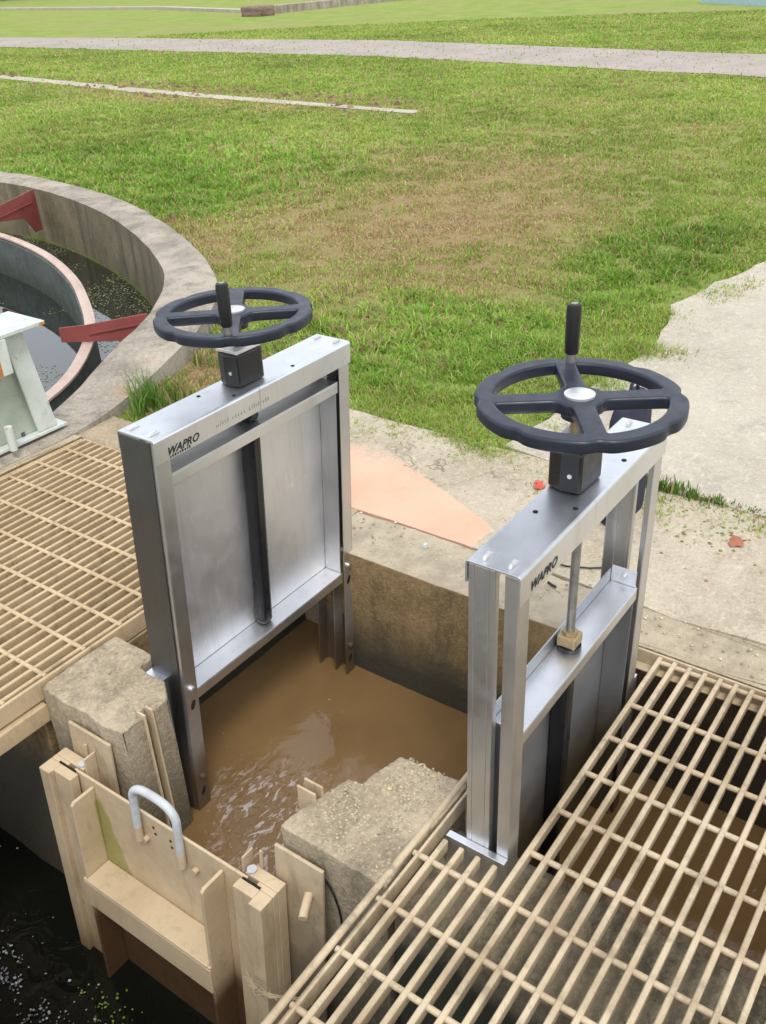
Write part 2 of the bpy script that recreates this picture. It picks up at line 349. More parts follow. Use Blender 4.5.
# pavement and path
def wobble(pts, step=.12, amp=.012, seed=0):
    o = []; n = len(pts)
    for i in range(n):
        a, b = Vector(pts[i]), Vector(pts[(i+1)%n]); L = (b-a).length; k = max(1, int(L/step))
        nrm = Vector(((b-a).y, -(b-a).x)).normalized() if L > 0 else Vector((0,0))
        for j in range(k):
            p = a.lerp(b, j/k); w = mn.fractal(Vector((p.x*3+seed, p.y*3, seed*1.7)), 1., 2., 4)*amp if j else 0
            o.append(p+nrm*w)
    return o
def slab(name, poly, z0, z1, mat, **kw):
    o = MB().prism([tuple(p) for p in poly], z0, z1).build(name, mat); return tag(o, **kw)
def peach_zone(m):
    nt = m.node_tree; n = N(nt); b = nt.nodes['Principled BSDF']; src = b.inputs['Base Color'].links[0].from_socket
    p = n.sep(n.pos()); wob = n.math('MULTIPLY', n.math('SUBTRACT', n.noise(9, 5, .65), .5), .05)
    def side(a, c, soft=.006):          # 1 to the left of the line a -> c
        d = (c-a); L = math.hypot(d.x, d.y); nx, ny = -d.y/L, d.x/L
        v = n.math('ADD', n.math('MULTIPLY', p[0], nx), n.math('MULTIPLY', p[1], ny))
        return n.ramp(n.math('ADD', n.math('SUBTRACT', v, a.x*nx+a.y*ny), wob), -soft, soft)
    A, B_, C_ = at(395,454), at(493,528), at(462,556)
    k = n.math('MULTIPLY', side(B_, A), side(C_, B_, .004))
    k = n.math('MULTIPLY', k, n.ramp(n.math('ADD', p[0], n.math('MULTIPLY', wob, 3.)), 2.66, 2.46))
    col = n.mix(n.ramp(n.noise(4, 5, .6), .3, .7), (.76,.43,.30), (.62,.37,.25))
    nt.links.new(n.mix(n.math('MULTIPLY', k, n.ramp(n.noise(16, 6, .7), .30, .62, .72, .93)), src, col), b.inputs['Base Color'])
peach_zone(M['pave'])
pv = wobble([(2.2,-3.2),(2.865,-3.2),(2.865,2.42),(2.2,2.42)], .1, .03, 3)
slab('pavement', pv, -.08, 0, M['pave'], kind='structure')
pth = wobble([(2.895,-3.2),(60,-3.2),(60,1.3),(5.84,1.40),(5.3,1.53),(4.81,1.60),(4.3,1.47),(3.6,1.5),(2.895,1.55)], .1, .045, 9)
slab('path', pth, -.08, .004, M['path'], kind='structure')
slab('added_deck', [(-6,-5),(.345,-5),(.345,3.0),(-6,3.0)], -.4, 0, M['added_deck'], kind='structure')  # unseen slab, added so the steel mirrors grey instead of lawn
# far gravel road, narrow concrete strip
def band(name, a, b, z0, z1, mat):
    return sheet(name, wobble(a+b, .8, .12, 2), [], z1+.008, mat, kind='structure')
band('road', [(27,42),(20.6,30),(20.457,14.57),(18.264,4.95),(17.2,-8)], [(14.0,-8),(15.0,4.05),(16.9,12.18),(17.6,26.4),(24,42)], -.1, -.012, M['road'])
sheet('walkway_strip', wobble([(12.4,22),(11.78,17.5),(10.95,12.6),(10.6,9.4),(10.4,7.0),(10.62,7.0),(10.9,9.4),(11.3,12.6),(12.15,17.5),(12.8,22)], .3, .05, 4), [], -.006, M['path'], kind='structure')

# ---------------------------------------------------------------- pit walls, piers
def wall(name, poly, z0, z1, mat, label, amp=.009, step=.14, wob=.008, cat='concrete wall', levels=3):
    o = MB().prism([tuple(p) for p in wobble(poly, step, wob, random.random()*50)], z0, z1).build(name, mat)
    rough(o, amp, .09, levels, .004); return tag(o, label, cat)
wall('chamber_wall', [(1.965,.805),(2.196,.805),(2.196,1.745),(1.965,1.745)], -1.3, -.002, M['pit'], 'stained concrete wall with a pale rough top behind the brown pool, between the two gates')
wall('channel_wall', [(2.083,1.75),(2.3,1.75),(2.3,3.165),(2.083,3.165)], -1.3, -.004, M['curb'], 'concrete wall behind the closed gate at the far end of the left grating')
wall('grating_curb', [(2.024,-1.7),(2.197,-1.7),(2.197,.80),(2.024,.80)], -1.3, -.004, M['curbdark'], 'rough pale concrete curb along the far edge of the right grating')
wall('concrete_pier', [(1.0,1.60),(1.072,1.60),(1.072,1.625),(1.10,1.625),(1.10,1.597),(1.155,1.60),(1.198,1.66),(1.205,1.76),(1.262,1.76),(1.262,1.93),(1.0,1.93),(1.0,1.74)], -1.35, -.006, M['pier'], 'weathered concrete pier left of the stop log gate, under the corner of the left grating', amp=.011, step=.05, wob=.012, levels=4)
wall('concrete_pier', [(1.0,1.072),(1.195,1.03),(1.20,.992),(1.25,.985),(1.322,.966),(1.328,.83),(1.328,.785),(.998,.785)], -1.35, -.006, M['pier'], 'concrete pier with a pebbly top right of the stop log gate, beside the right grating', amp=.011, step=.05, wob=.012, levels=4)
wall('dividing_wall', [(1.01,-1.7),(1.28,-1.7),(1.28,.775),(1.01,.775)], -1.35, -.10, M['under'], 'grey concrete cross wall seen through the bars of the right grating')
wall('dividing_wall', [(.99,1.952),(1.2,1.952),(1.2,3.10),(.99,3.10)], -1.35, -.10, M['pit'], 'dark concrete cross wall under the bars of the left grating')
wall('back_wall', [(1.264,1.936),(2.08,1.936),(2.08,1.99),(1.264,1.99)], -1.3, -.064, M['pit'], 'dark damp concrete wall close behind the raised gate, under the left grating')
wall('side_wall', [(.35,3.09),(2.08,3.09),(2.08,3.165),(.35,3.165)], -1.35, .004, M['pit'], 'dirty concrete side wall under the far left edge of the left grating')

# ---------------------------------------------------------------- water
def water(name, col, rgh=.05, bump=.1, scale=8, foam_glints=None, ior=1.33):
    m, nt, b = new_mat(name); n = N(nt)
    c = n.mix(n.ramp(n.noise(2.5, 4), .35, .7), col, tuple(x*.8 for x in col))
    r = rgh
    h = n.noise(scale, 3, .5, None, .8)
    if foam_glints:
        fc, (cx,cy,rx,ry,ang), thr = foam_glints
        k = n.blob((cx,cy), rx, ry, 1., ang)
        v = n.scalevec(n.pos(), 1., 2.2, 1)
        f = n.math('MULTIPLY', n.ramp(n.noise(17, 5, .62, v, 1.6), thr, thr+.045), k)  # pale streaks: sky reflections painted into the water colour
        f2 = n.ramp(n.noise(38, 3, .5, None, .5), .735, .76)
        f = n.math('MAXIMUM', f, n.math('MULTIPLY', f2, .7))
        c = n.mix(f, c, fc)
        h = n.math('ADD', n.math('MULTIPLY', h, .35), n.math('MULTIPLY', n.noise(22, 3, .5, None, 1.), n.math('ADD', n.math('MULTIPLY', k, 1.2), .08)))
    nt.links.new(c, b.inputs['Base Color']); b.inputs['Roughness'].default_value = r; b.inputs['IOR'].default_value = ior
    nt.links.new(n.bump(h, bump, .02), b.inputs['Normal']); return m
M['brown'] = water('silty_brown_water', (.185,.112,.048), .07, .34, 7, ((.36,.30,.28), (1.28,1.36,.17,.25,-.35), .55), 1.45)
M['darkw'] = water('dark_channel_water', (.006,.007,.005), .05, .4, 10)
M['tankw'] = water('still_tank_water', (.008,.012,.008), .015, .02, 3, None, 2.1)
bw = [(.936,1.09),(1.08,1.09),(1.08,-1.7),(2.15,-1.7),(2.15,3.08),(1.1,3.08),(1.1,1.66),(.936,1.66)]
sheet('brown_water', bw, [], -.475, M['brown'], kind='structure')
sheet('dark_water', [(-.2,-1.7),(1.05,-1.7),(1.05,3.08),(-.2,3.08)], [], -.9, M['darkw'], kind='structure')
sheet('tank_water', [tuple(p) for p in inset(inn_l, -.1)], [], -.37, M['tankw'], kind='structure')

def specks(name, pts, sizes, tones, mat, zs, label=None, flat=True):
    V = []; Fc = []; col = []
    for (x, y), s, t, z in zip(pts, sizes, tones, zs):
        k = 5; a0 = random.random()*6; n0 = len(V)
        for i in range(k):
            a = a0+i*2*math.pi/k; rr = s*(.7+.5*random.random())
            V.append((x+rr*math.cos(a), y+rr*math.sin(a), z))
        if flat: Fc.append(tuple(range(n0, n0+k)))
        else:
            V.append((x, y, z+s*.8)); 
            for i in range(k): Fc.append((n0+i, n0+(i+1)%k, n0+k))
        col += [t]*(len(V)-n0)
    me = bpy.data.meshes.new(name); me.from_pydata(V, [], Fc); me.update()
    a = me.color_attributes.new('tone', 'FLOAT_COLOR', 'POINT'); a.data.foreach_set('color', np.array([(*c,1) for c in col], np.float32).ravel())
    me.materials.append(mat); o = bpy.data.objects.new(name, me); C.objects.link(o); return tag(o, label, None, None, 'stuff')
P, S, T, Z = [], [], [], []
for i in range(900):                                   # scum and duckweed on the dark channel water
    x = random.uniform(.3,.98); y = random.uniform(1.0,2.6)
    q = mn.noise(Vector((x*5,y*5,3)))
    near = max(0, min(1, (.80-x)/.25))
    if random.random() > .03+.35*near*max(0,q+.35): continue
    P.append((x,y)); S.append(random.choice([.002,.003,.004,.006])*(1+.8*near)); Z.append(-.896+.0001*random.random())
    T.append(random.choice([(.42,.43,.42),(.3,.32,.3),(.22,.30,.06),(.5,.5,.47)]))
for i in range(130):
    x = random.gauss(.76,.03); y = random.gauss(1.62,.055)
    if mn.noise(Vector((x*30,y*30,6))) < 0: continue
    P.append((x,y)); S.append(random.uniform(.0015,.005)); Z.append(-.8945+.0001*random.random()); T.append(random.choice([(.13,.22,.03),(.19,.28,.05),(.08,.14,.02)]))
for i in range(1700):  # blue-grey specks: scum plus sky glints on ripples, modelled as flecks
    x = random.gauss(.60,.075); y = random.gauss(1.98,.16)
    if mn.fractal(Vector((x*22,y*12,2)), 1., 2., 3) < .06 or x > .9: continue
    P.append((x,y)); S.append(random.uniform(.0010,.0048)); Z.append(-.8945+.0002*random.random()); T.append(random.choice([(.30,.32,.36),(.22,.24,.27),(.40,.42,.45),(.15,.16,.17)]))
specks('scum_glints', P, S, T, M['weed_reflections'], Z, 'pale scum, painted sky glints and green duckweed on the dark channel water')
def in_poly(p, poly):
    c = False; n = len(poly); j = n-1
    for i in range(n):
        a, b = poly[i], poly[j]
        if (a[1] > p[1]) != (b[1] > p[1]) and p[0] < (b[0]-a[0])*(p[1]-a[1])/(b[1]-a[1])+a[0]: c = not c
        j = i
    return c
inp = [tuple(p) for p in inn_l]; rip = [tuple(p) for p in ring_l]; oup = [tuple(p) for p in out_l]
P, S, T, Z = [], [], [], []
while len(P) < 5200:
    x = random.uniform(2.2,5.1); y = random.uniform(3.4,8.4)
    if not in_poly((x,y), inp): continue
    inside = in_poly((x,y), rip)
    q = mn.noise(Vector((x*2.2,y*2.2,9)))
    if inside and random.random() > 1.3*max(0, q-.12): continue  # clumps inside the ring stand in for mirrored foliage
    if not inside and random.random() > .35+q: continue
    P.append((x,y)); S.append(random.uniform(.0025,.0085)); Z.append(-.3685+.0004*random.random())
    T.append(random.choice([(.16,.20,.05),(.22,.26,.09),(.10,.15,.04),(.30,.32,.20)]))
specks('duckweed', P, S, T, M['weed_reflections'], Z, 'green duckweed beside the pink ring and painted foliage reflections inside it')

# ---------------------------------------------------------------- round tank
tank = thing('settling_tank', 'large round concrete tank with a grey weathered rim and dark water inside', 'tank', (1.5,7.5,GZ))
def loop_band(a, b, z, name, mat, parent, flip=False):      # horizontal ring between two loops resampled by index
    pass
def resample(loop, n):
    L = [0]; m_ = len(loop)
    for i in range(m_): L.append(L[-1]+(loop[(i+1)%m_]-loop[i]).length)
    o = []
    for k in range(n):
        s = L[-1]*k/n; i = 0
        while L[i+1] < s: i += 1
        o.append(loop[i].lerp(loop[(i+1)%m_], (s-L[i])/max(1e-9, L[i+1]-L[i])))
    return o
def nearest_pairs(a, b):
    o = []
    for p in a:
        best = min(range(len(b)), key=lambda i: (b[i]-p).length); q = b[best]; bd = 1e9; bq = q
        for i in (best-1, best):
            u, v = b[i], b[(i+1)%len(b)]; t = max(0, min(1, (p-u).dot(v-u)/max(1e-9,(v-u).length_squared))); c = u.lerp(v, t)
            if (c-p).length < bd: bd = (c-p).length; bq = c
        o.append(bq)
    return o
def ring_wall(a, b, z0, z1, nlat=6, nz=3, jit=.006):
    # a outer loop, b inner loop (paired); z1 may be a callable of the point
    mb = MB(); n = len(a); zt = z1 if callable(z1) else (lambda p: z1)
    prof = []
    for i in range(n):
        col = []
        for k in range(nz): p = a[i]; col.append((p.x, p.y, z0+(zt(p)-.012-z0)*k/nz))
        for k in range(nlat+1):
            t = k/nlat; p = a[i].lerp(b[i], t); e = .012 if k in (0,nlat) else 0
            col.append((p.x+jit*mn.noise(Vector((p.x*9,p.y*9,1))), p.y+jit*mn.noise(Vector((p.x*9,p.y*9,5))), zt(p)-e+jit*.8*mn.noise(Vector((p.x*7,p.y*7,k*.3)))))
        for k in range(nz, -1, -1):
            if k == nz: continue
            p = b[i]; col.append((p.x, p.y, z0+(zt(p)-.012-z0)*k/nz))
        prof.append(col)
    w = len(prof[0]); vs = [q for c in prof for q in c]; fs = []
    for i in range(n):
        for k in range(w-1): fs.append((i*w+k, ((i+1)%n)*w+k, ((i+1)%n)*w+k+1, i*w+k+1))
    return mb.add(vs, fs), w, nlat, nz
aL = resample(out_l, 260); bL = nearest_pairs(aL, inn_l)
zrim = lambda p: .02+.08*max(0, min(1, (p.x-2.1)/.7)) if p.y < 3.9 else .10
mb, w, nlat, nz = ring_wall(aL, bL, -1.2, zrim)
tw = mb.build('rim_wall', M['rim'], tank, smooth=50)
tw.data.materials.append(M['tankwall'])
for p in tw.data.polygons:
    if p.index % (w-1) >= nz+nlat: p.material_index = 1
# inner steel ring: wall plus chalky top plate
ra = resample(ring_l, 200); rb = inset(ra, .055)
mb, *_ = ring_wall(ra, rb, -.9, -.075, 2, 2, 0)
ring = mb.build('weir_ring', M['ringwall'], tank, smooth=40)
ra2 = inset(ra, -.012); rb2 = inset(ra, .048)
mb, *_ = ring_wall(ra2, rb2, -.072, -.048, 2, 1, 0)
mb.build('top_plate', M['pinkred'], ring, smooth=40)
def bracket(p0, d, prof, rib):                          # upright tapering plate across the trough, stiffened along one line
    p0 = Vector(p0); d = Vector(d).normalized(); nr = Vector((-d.y,d.x))*.005
    o = MB().extrude([(p0.x+d.x*a-nr.x, p0.y+d.y*a-nr.y, z) for a, z in prof], (2*nr.x, 2*nr.y, 0)).build('weir_bracket', M['redpaint'], tank, bev=.0015)
    f = nr*1.02
    for sg_ in (1,-1):
        MB().extrude([(p0.x+d.x*a+sg_*f.x, p0.y+d.y*a+sg_*f.y, z+k) for (a, z), k in ((rib[0],0),(rib[0],.007),(rib[1],.007),(rib[1],0))], (sg_*nr.x*1.6, sg_*nr.y*1.6, 0)).build('stiffener', M['redpaint'], o)
    return o
bracket((2.857,4.228),(.55,-.83),[(0,-.046),(0,.034),(.15,.047),(.47,.098),(.49,.098),(.49,-.046)],((.16,-.005),(.47,.045)))
bracket((4.98,7.25),(-.85,-.33),[(.03,.098),(.06,.098),(.52,.075),(.82,.04),(.82,-.046),(.58,-.046),(.24,-.10),(.13,-.24),(.03,-.24)],((.1,.0),(.7,-.02)))
bracket((4.9,9.0),(-1,-.1),[(.03,.098),(.06,.098),(.52,.075),(.85,.04),(.85,-.046),(.58,-.046),(.24,-.10),(.13,-.24),(.03,-.24)],((.1,.0),(.7,-.02)))

# ---------------------------------------------------------------- steel bridge support standing on the tank wall
sup = thing('bridge_support', 'worn white steel column with a flat top plate and rust streaks by the round tank', 'steel support', (1.88,3.25,.03))
def sup_box(n_, b, mat=M['whitepaint'], par=sup, bev=.002): return MB().box(*b).build(n_, mat, par, bev=bev)
MB().prism([(1.72,3.175),(2.085,3.175),(2.085,3.33),(1.72,3.33)], .035, .048).build('base_plate', M['whitepaint'], sup, bev=.002)
MB().extrude([(1.955,3.185,.05),(2.045,3.185,.05),(1.985,3.185,.485),(1.90,3.185,.485)], (0,.012,0)).build('gusset', M['whitepaint'], sup, bev=.002)
sup_box('web', (1.45,1.98,3.215,3.227,.05,.485), M['greenwhite'])
sup_box('flange', (1.76,1.99,3.318,3.33,.05,.485))
tp = MB().prism([(1.70,3.13),(2.06,3.13),(2.06,3.36),(1.70,3.36)], .488,.503).build('top_plate', M['whitepaint'], sup, bev=.002)
MB().box(2.035,2.058,3.1275,3.131,.489,.499).build('rust_patch', M['rust'], tp)
bo = sup_box('beam_end', (1.55,1.875,3.125,3.18,.35,.4865))
MB().box(1.80,1.83,3.1235,3.126,.352,.47).build('rust_streak', M['rust'], bo)
MB().tube([(1.80,3.14,.05),(1.80,3.14,.15)], .016, 14).build('post', M['whitepaint'], sup, smooth=40)
MB().cyl((1.90,3.22,.048), .012, .018, 6).build('bolt', M['dark_steel'], sup)
MB().cyl((1.84,3.20,.048), .012, .018, 6).build('bolt', M['rust'], sup)

# ---------------------------------------------------------------- sluice gates
def handwheel(parent, cx, cy, z, rad, ang, hang, sh):
    cu = bpy.data.curves.new('wheel', 'CURVE'); cu.dimensions = '2D'; cu.fill_mode = 'BOTH'; cu.resolution_u = 1
    cu.extrude = .0075; cu.bevel_depth = .0058; cu.bevel_resolution = 3; cu.offset = -.0058
    def spl(pts):
        s = cu.splines.new('POLY'); s.points.add(len(pts)-1); s.use_cyclic_u = True
        for i, p in enumerate(pts): s.points[i].co = (p[0], p[1], 0, 1)
    pts = []
    for i in range(240):
        t = i*2*math.pi/240; d = ((t-ang) % (math.pi/4)); d = min(d, math.pi/4-d)
        r = rad*(1-.038*math.exp(-(d/.085)**2)); pts.append((r*math.cos(t), r*math.sin(t)))
    spl(pts)
    for q in range(4):
        b0 = ang+q*math.pi/2; ro, hw = rad*.818, .0215
        p = []
        a0 = math.asin(hw/ro); a1 = math.pi/2-a0
        for i in range(25): a = a0+(a1-a0)*i/24; p.append((ro*math.cos(a), ro*math.sin(a)))
        p += [(hw, ro*.6), (hw, .046), (.046*.82, .046*.82), (.046, hw), (ro*.6, hw)]
        for _ in range(3):                      # round the corners
            n_ = len(p); r_ = []
            for i in range(n_):
                a, b = Vector(p[i]), Vector(p[(i+1)%n_])
                if (b-a).length > .012: k = .006/(b-a).length; r_ += [a.lerp(b,k), a.lerp(b,1-k)]
                else: r_ += [a.lerp(b,.25), a.lerp(b,.75)]
            p = [tuple(x) for x in r_]
        cb, sb = math.cos(b0), math.sin(b0)
        spl([(x*cb-y*sb, x*sb+y*cb) for x, y in p][::-1])
    tmp = bpy.data.objects.new('tmp', cu); C.objects.link(tmp)
    me = bpy.data.meshes.new_from_object(tmp.evaluated_get(bpy.context.evaluated_depsgraph_get())); bpy.data.objects.remove(tmp)
    me.name = 'handwheel'; me.materials.clear(); me.materials.append(M['wheel']); smooth_by_angle(me, 50)
    pm = Vector(parent.location)
    me.transform(Matrix.Translation((cx, cy, z)))
    o = bpy.data.objects.new('handwheel', me); C.objects.link(o); o.parent = parent; o.location = -pm
    zt = z+.0145
    MB().tube([(cx,cy,z-.03),(cx,cy,z-.014)], .034, 20).build('hub', M['wheel'], o, smooth=40)
    MB().tube([(cx,cy,zt-.002),(cx,cy,zt+.003),(cx,cy,zt+.0045)], [.030,.030,.026], 24).build('hub_cap', M['silver'], o, smooth=40)
    hx, hy = cx+rad*.86*math.cos(hang), cy+rad*.86*math.sin(hang)
    MB().tube([(hx,hy,zt-.004),(hx,hy,zt+.02)], .0105, 14).build('handle_stud', M['screw'], o, smooth=40)
    g = zt+.018; hh = .104
    MB().tube([(hx,hy,g),(hx,hy,g+.004),(hx,hy,g+hh*.45),(hx,hy,g+hh*.9),(hx,hy,g+hh),(hx,hy,g+hh+.001)],[.0130,.0145,.0155,.0155,.0135,.008],18).build('handle', M['rubber'], o, smooth=40)
    MB().tube([(hx,hy,g+hh),(hx,hy,g+hh+.0025)], .0075, 12).build('handle_cap', M['screw'], o)
    return o

def words(txt, size, origin, parent, mat, z_dir_shear=.25, sh=None, sx=1.):
    cu = bpy.data.curves.new('lettering', 'FONT'); cu.body = txt; cu.size = size; cu.extrude = .0004; cu.shear = z_dir_shear; cu.offset = .0006; cu.space_character = 1.05
    tmp = bpy.data.objects.new('tmp', cu); C.objects.link(tmp)
    me = bpy.data.meshes.new_from_object(tmp.evaluated_get(bpy.context.evaluated_depsgraph_get())); bpy.data.objects.remove(tmp)
    me.name = 'lettering'; me.materials.clear(); me.materials.append(mat)
    for v in me.vertices:
        p = Vector((origin[0]+v.co.x*sx, origin[1]-v.co.z, origin[2]+v.co.y)); v.co = sh(p) if sh else p
    o = bpy.data.objects.new('lettering', me); C.objects.link(o); o.parent = parent; return o

def sluice_gate(label, x0, x1, y0, y1, zt, leaf_top, lean, closed, wheel_xy, wz, wr, wang, hang, rod, zbot=-.62):
    cx = (x0+x1)/2; cy = (y0+y1)/2
    t = thing('sluice_gate', label, 'sluice gate', (cx, cy, 0))
    sh = (lambda p: Vector((p[0]+lean*(p[2]-zt), p[1], p[2])))
    st = M['steel']; bh = .064
    def B(name, boxes, mat=st, par=t, bev=.0012):
        mb = MB()
        for b in boxes: mb.box(*b)
        return mb.build(name, mat, par, bev=bev, shear=sh)
    # head beam: folded channel, open downwards
    beam = MB().extrude([(x0,y0,zt-bh),(x0,y0,zt-.006),(x0,y0+.002,zt-.002),(x0,y0+.006,zt),(x0,y1-.006,zt),(x0,y1-.002,zt-.002),(x0,y1,zt-.006),(x0,y1,zt-bh*.75),(x0,y1-.004,zt-bh*.75),
                (x0,y1-.004,zt-.006),(x0,y1-.007,zt-.004),(x0,y0+.007,zt-.004),(x0,y0+.004,zt-.006),(x0,y0+.004,zt-bh)], (x1-x0,0,0)).build('head_beam', M['steel_top'], t, bev=.0006, shear=sh)
    for xe, s in ((x0+.028,1),(x1-.028,-1)):
        for yy in (y0+.026, y1-.034):
            MB().extrude([(xe-.016,yy,zt+.0005),(xe-.012,yy,zt+.008),(xe+.006,yy,zt+.010),(xe+.018,yy,zt+.0005)], (0,.006,0)).build('tab', M['silver'], beam, bev=.001, shear=sh)
    for dx in (-.135,-.085,.10,.15):
        mb = MB(); yy = y0+.022 if dx in (-.085,.15) else y1-.03
        mb.cyl((cx+dx, yy, zt+.0002), .0055, .0008, 10).build('bolt_hole', M['hole'], beam, shear=sh)
    # side posts
    zp = zt-.0065
    for side in (0,1):
        xo, s = (x0+.003, 1) if side == 0 else (x1-.003, -1)
        def bx(a, b, yy0, yy1, za=zbot, zb=zp):
            u, v = xo+s*a, xo+s*b; return (min(u,v), max(u,v), yy0, yy1, za, zb)
        ys = y0+.0045; ye = y1-.0055; g0 = y0+.032; g1 = y0+.052
        p = B('side_post', [bx(0,.003,ys,g0), bx(.003,.046,ys,ys+.003)] +
              [bx(0,.003,g1+.012,ye-.012), bx(.003,.018,g1,g1+.003) if rod else bx(.003,.046,g1,g1+.003), bx(0,.003,g1,g1+.0115), bx(0,.003,ye-.0115,ye), bx(.003,.046,ye-.003,ye)] +
              [])
        if closed and side == 0: B('cover_plate', [bx(-.004,-.0005,ys+.012,ye,-.50,zp-.001)], M['dark_steel'], p)  # steel darkened to paint in the dark reflection on this side
        if closed and side == 1: B('cover_plate', [bx(.0005,.0025,g0,g1)], M['dark_steel'], p)
        for zz in (-.045,-.36):
            if closed:
                mb = MB(); xx = xo+s*.024
                mb.tube([(xx,ys+.001,zz),(xx,ys-.007,zz),(xx,ys-.0095,zz)], [.0095,.0095,.006], 12).build('bolt', M['steel'], p, smooth=40, shear=sh)
                mb = MB(); mb.add([(xx+.008*math.cos(a)+.004*math.sin(a), ys-.0007, zz-.055+.015*math.sin(a)) for a in [i*math.pi/8 for i in range(16)]], [tuple(range(16))]); mb.build('slot_hole', M['hole'], p, shear=sh)
        if rod: B('mount_flange', [bx(-.018,-.0005,y0+.004,y1+.036,-.30,-.002)], M['steel_top'])
        else: B('mount_flange', [bx(-.042,.0,g1+.012,ye+.006,zbot,-.012)], M['steel_top'] if side == 0 else st)
    # gate leaf: folded tray with stiffened top and bottom edges
    lt = leaf_top; lb = lt-(.655 if not rod else .85); ly0 = y0+.009; ly1 = y0+.078; xa, xb = x0+.052, x1-.052
    leaf = B('gate_leaf', [(xa,xb,ly1,ly1+.004,lb,lt+.034)], M['leaf_steel'] if rod else M['splash_steel'])
    for zz in ((lt,) if rod else (lt, lb)):
        B('stiffener_shelf', [(xa,xb,ly0,ly1-.0005,zz-.004,zz),(xa,xb,ly0,ly0+.004,zz-.034,zz-.0045)], M['steel_top'], leaf, bev=.001)
    B('end_plate', [(xa,xa+.004,ly0+.006,ly1-.001,lb+.001,lt-.0045)], M['leaf_steel'] if rod else st, leaf)
    B('end_plate', [(xb-.004,xb,ly0+.006,ly1-.001,lb+.001,lt-.0045)], M['leaf_steel'] if rod else st, leaf)
    if rod: B('end_clip', [(xb-.004,xb,ly0+.004,ly1-.001,lt+.0005,lt+.045)], M['steel_top'], leaf); MB().tube([(xb-.004,ly0+.035,lt+.022),(xb-.014,ly0+.035,lt+.022)], .008, 10).build('bolt', st, leaf, smooth=40)
    # black stem cover in front of the leaf
    B('stem_cover', [(cx-.0205,cx+.0205,ly1-.044,ly1-.0008,lb+.001,lt-.0045)], M['black'], leaf, bev=.011)
    if not rod: B('stem_cover', [(cx-.0205,cx+.0205,ly1-.044,ly1-.0008,lt+.0005,zt-.006)], M['black'], t, bev=.011)
    else:
        MB().tube([(cx,ly0+.04,lt+.002),(cx,ly0+.04,zt-.005)], .0085, 14).build('threaded_stem', M['screw'], t, smooth=40, shear=sh)
        mb = MB()
        for i in range(int((zt-lt-.03)/.006)): mb.tube([(cx,ly0+.04,lt+.025+i*.006),(cx,ly0+.04,lt+.0275+i*.006)], .0100, 12)
        mb.build('screw_thread', M['screw'], t, smooth=30, shear=sh)
        nut = MB().box(cx-.022,cx+.022,ly0+.018,ly0+.062,lt+.012,lt+.04).build('brass_nut', M['brass'], leaf, bev=.004, shear=sh)
        MB().cyl((cx,ly0+.04,lt+.0405), .018, .008, 6).build('lock_nut', M['brass'], nut, shear=sh)
        MB().cyl((cx,ly0+.04,lt+.0005), .027, .011, 20).build('washer', M['black'], nut, smooth=40, shear=sh)
    # gear box, bearing plate, wheel
    gx, gy = wheel_xy
    gb = MB().prism([(gx-.048,gy-.036),(gx+.048,gy-.040),(gx+.054,gy+.006),(gx+.042,gy+.038),(gx-.042,gy+.038),(gx-.054,gy+.006)], zt+.001, zt+.090).build('gear_box', M['black'], t, bev=.006)
    MB().prism([(gx-.046,gy-.037),(gx+.046,gy-.039),(gx+.048,gy+.036),(gx-.046,gy+.038)], zt+.091, zt+.101).build('bearing_plate', M['silver'], gb, bev=.002)
    for dx, dy in ((-.03,-.024),(.03,-.024),(-.03,.024),(.03,.024)):
        MB().cyl((gx+dx,gy+dy,zt+.1012), .006, .006, 6).build('bolt', M['screw'], gb)
    MB().cyl((gx-.0505,gy-.014,zt+.04), .005, -.004, 8, 'x').build('grub_screw', M['silver'], gb)
    MB().cyl((gx,gy,zt+.1015), .014, wz-zt-.117, 16).build('drive_shaft', M['brass'], t, smooth=40)
    handwheel(t, gx, gy, wz, wr, wang, hang, sh)
    t2 = words('WAPRO', .027, (x0+.036, y0-.0004, zt-bh+.012), beam, M['mark'], .35, sh, 1.05)
    if closed:      # a second, worn row of small lettering, too faded to read
        mb = MB(); xx = x0+.045
        for i in range(9): wd = random.uniform(.004,.008); mb = MB(); mb.box(xx, xx+wd*.7, y0-.0009, y0-.0002, zt-bh+.0035, zt-bh+.0035+random.uniform(.004,.007)); xx += wd+.002; mb.build('worn_lettering', M['mark'], beam, shear=sh)
        mb = MB(); xx = x0+.205
        for i in range(22):
            wd = random.uniform(.005,.010)
            if random.random() < .85: MB().box(xx, xx+wd*.35, y0-.0009, y0-.0002, zt-bh+.017, zt-bh+.017+random.uniform(.006,.012)).build('worn_lettering', M['faint'], beam, shear=sh)
            xx += wd+.0015
        B('seam', [(cx-.012,cx-.0105,y0-.0006,y0+.0004,zt-bh+.001,zt-.003)], M['faint'], beam, 0)
    return t
ri_ang = math.atan2(-math.cos(YAW), math.sin(YAW))
sluice_gate('stainless steel sluice gate with raised leaf and black stem cover, nearest the round tank', 1.268, 2.035, 1.607, 1.737, .70, .592, .066, True, (1.655,1.682), .879, .205, ri_ang+.06, ri_ang-math.pi/2+.04, False)
sluice_gate('stainless steel sluice gate with lowered leaf and bare screw stem, beside the right grating', 1.193, 1.888, .600, .712, .726, .316, 0., False, (1.552,.672), .902, .203, ri_ang-.03, ri_ang+math.pi/2-.10, True)

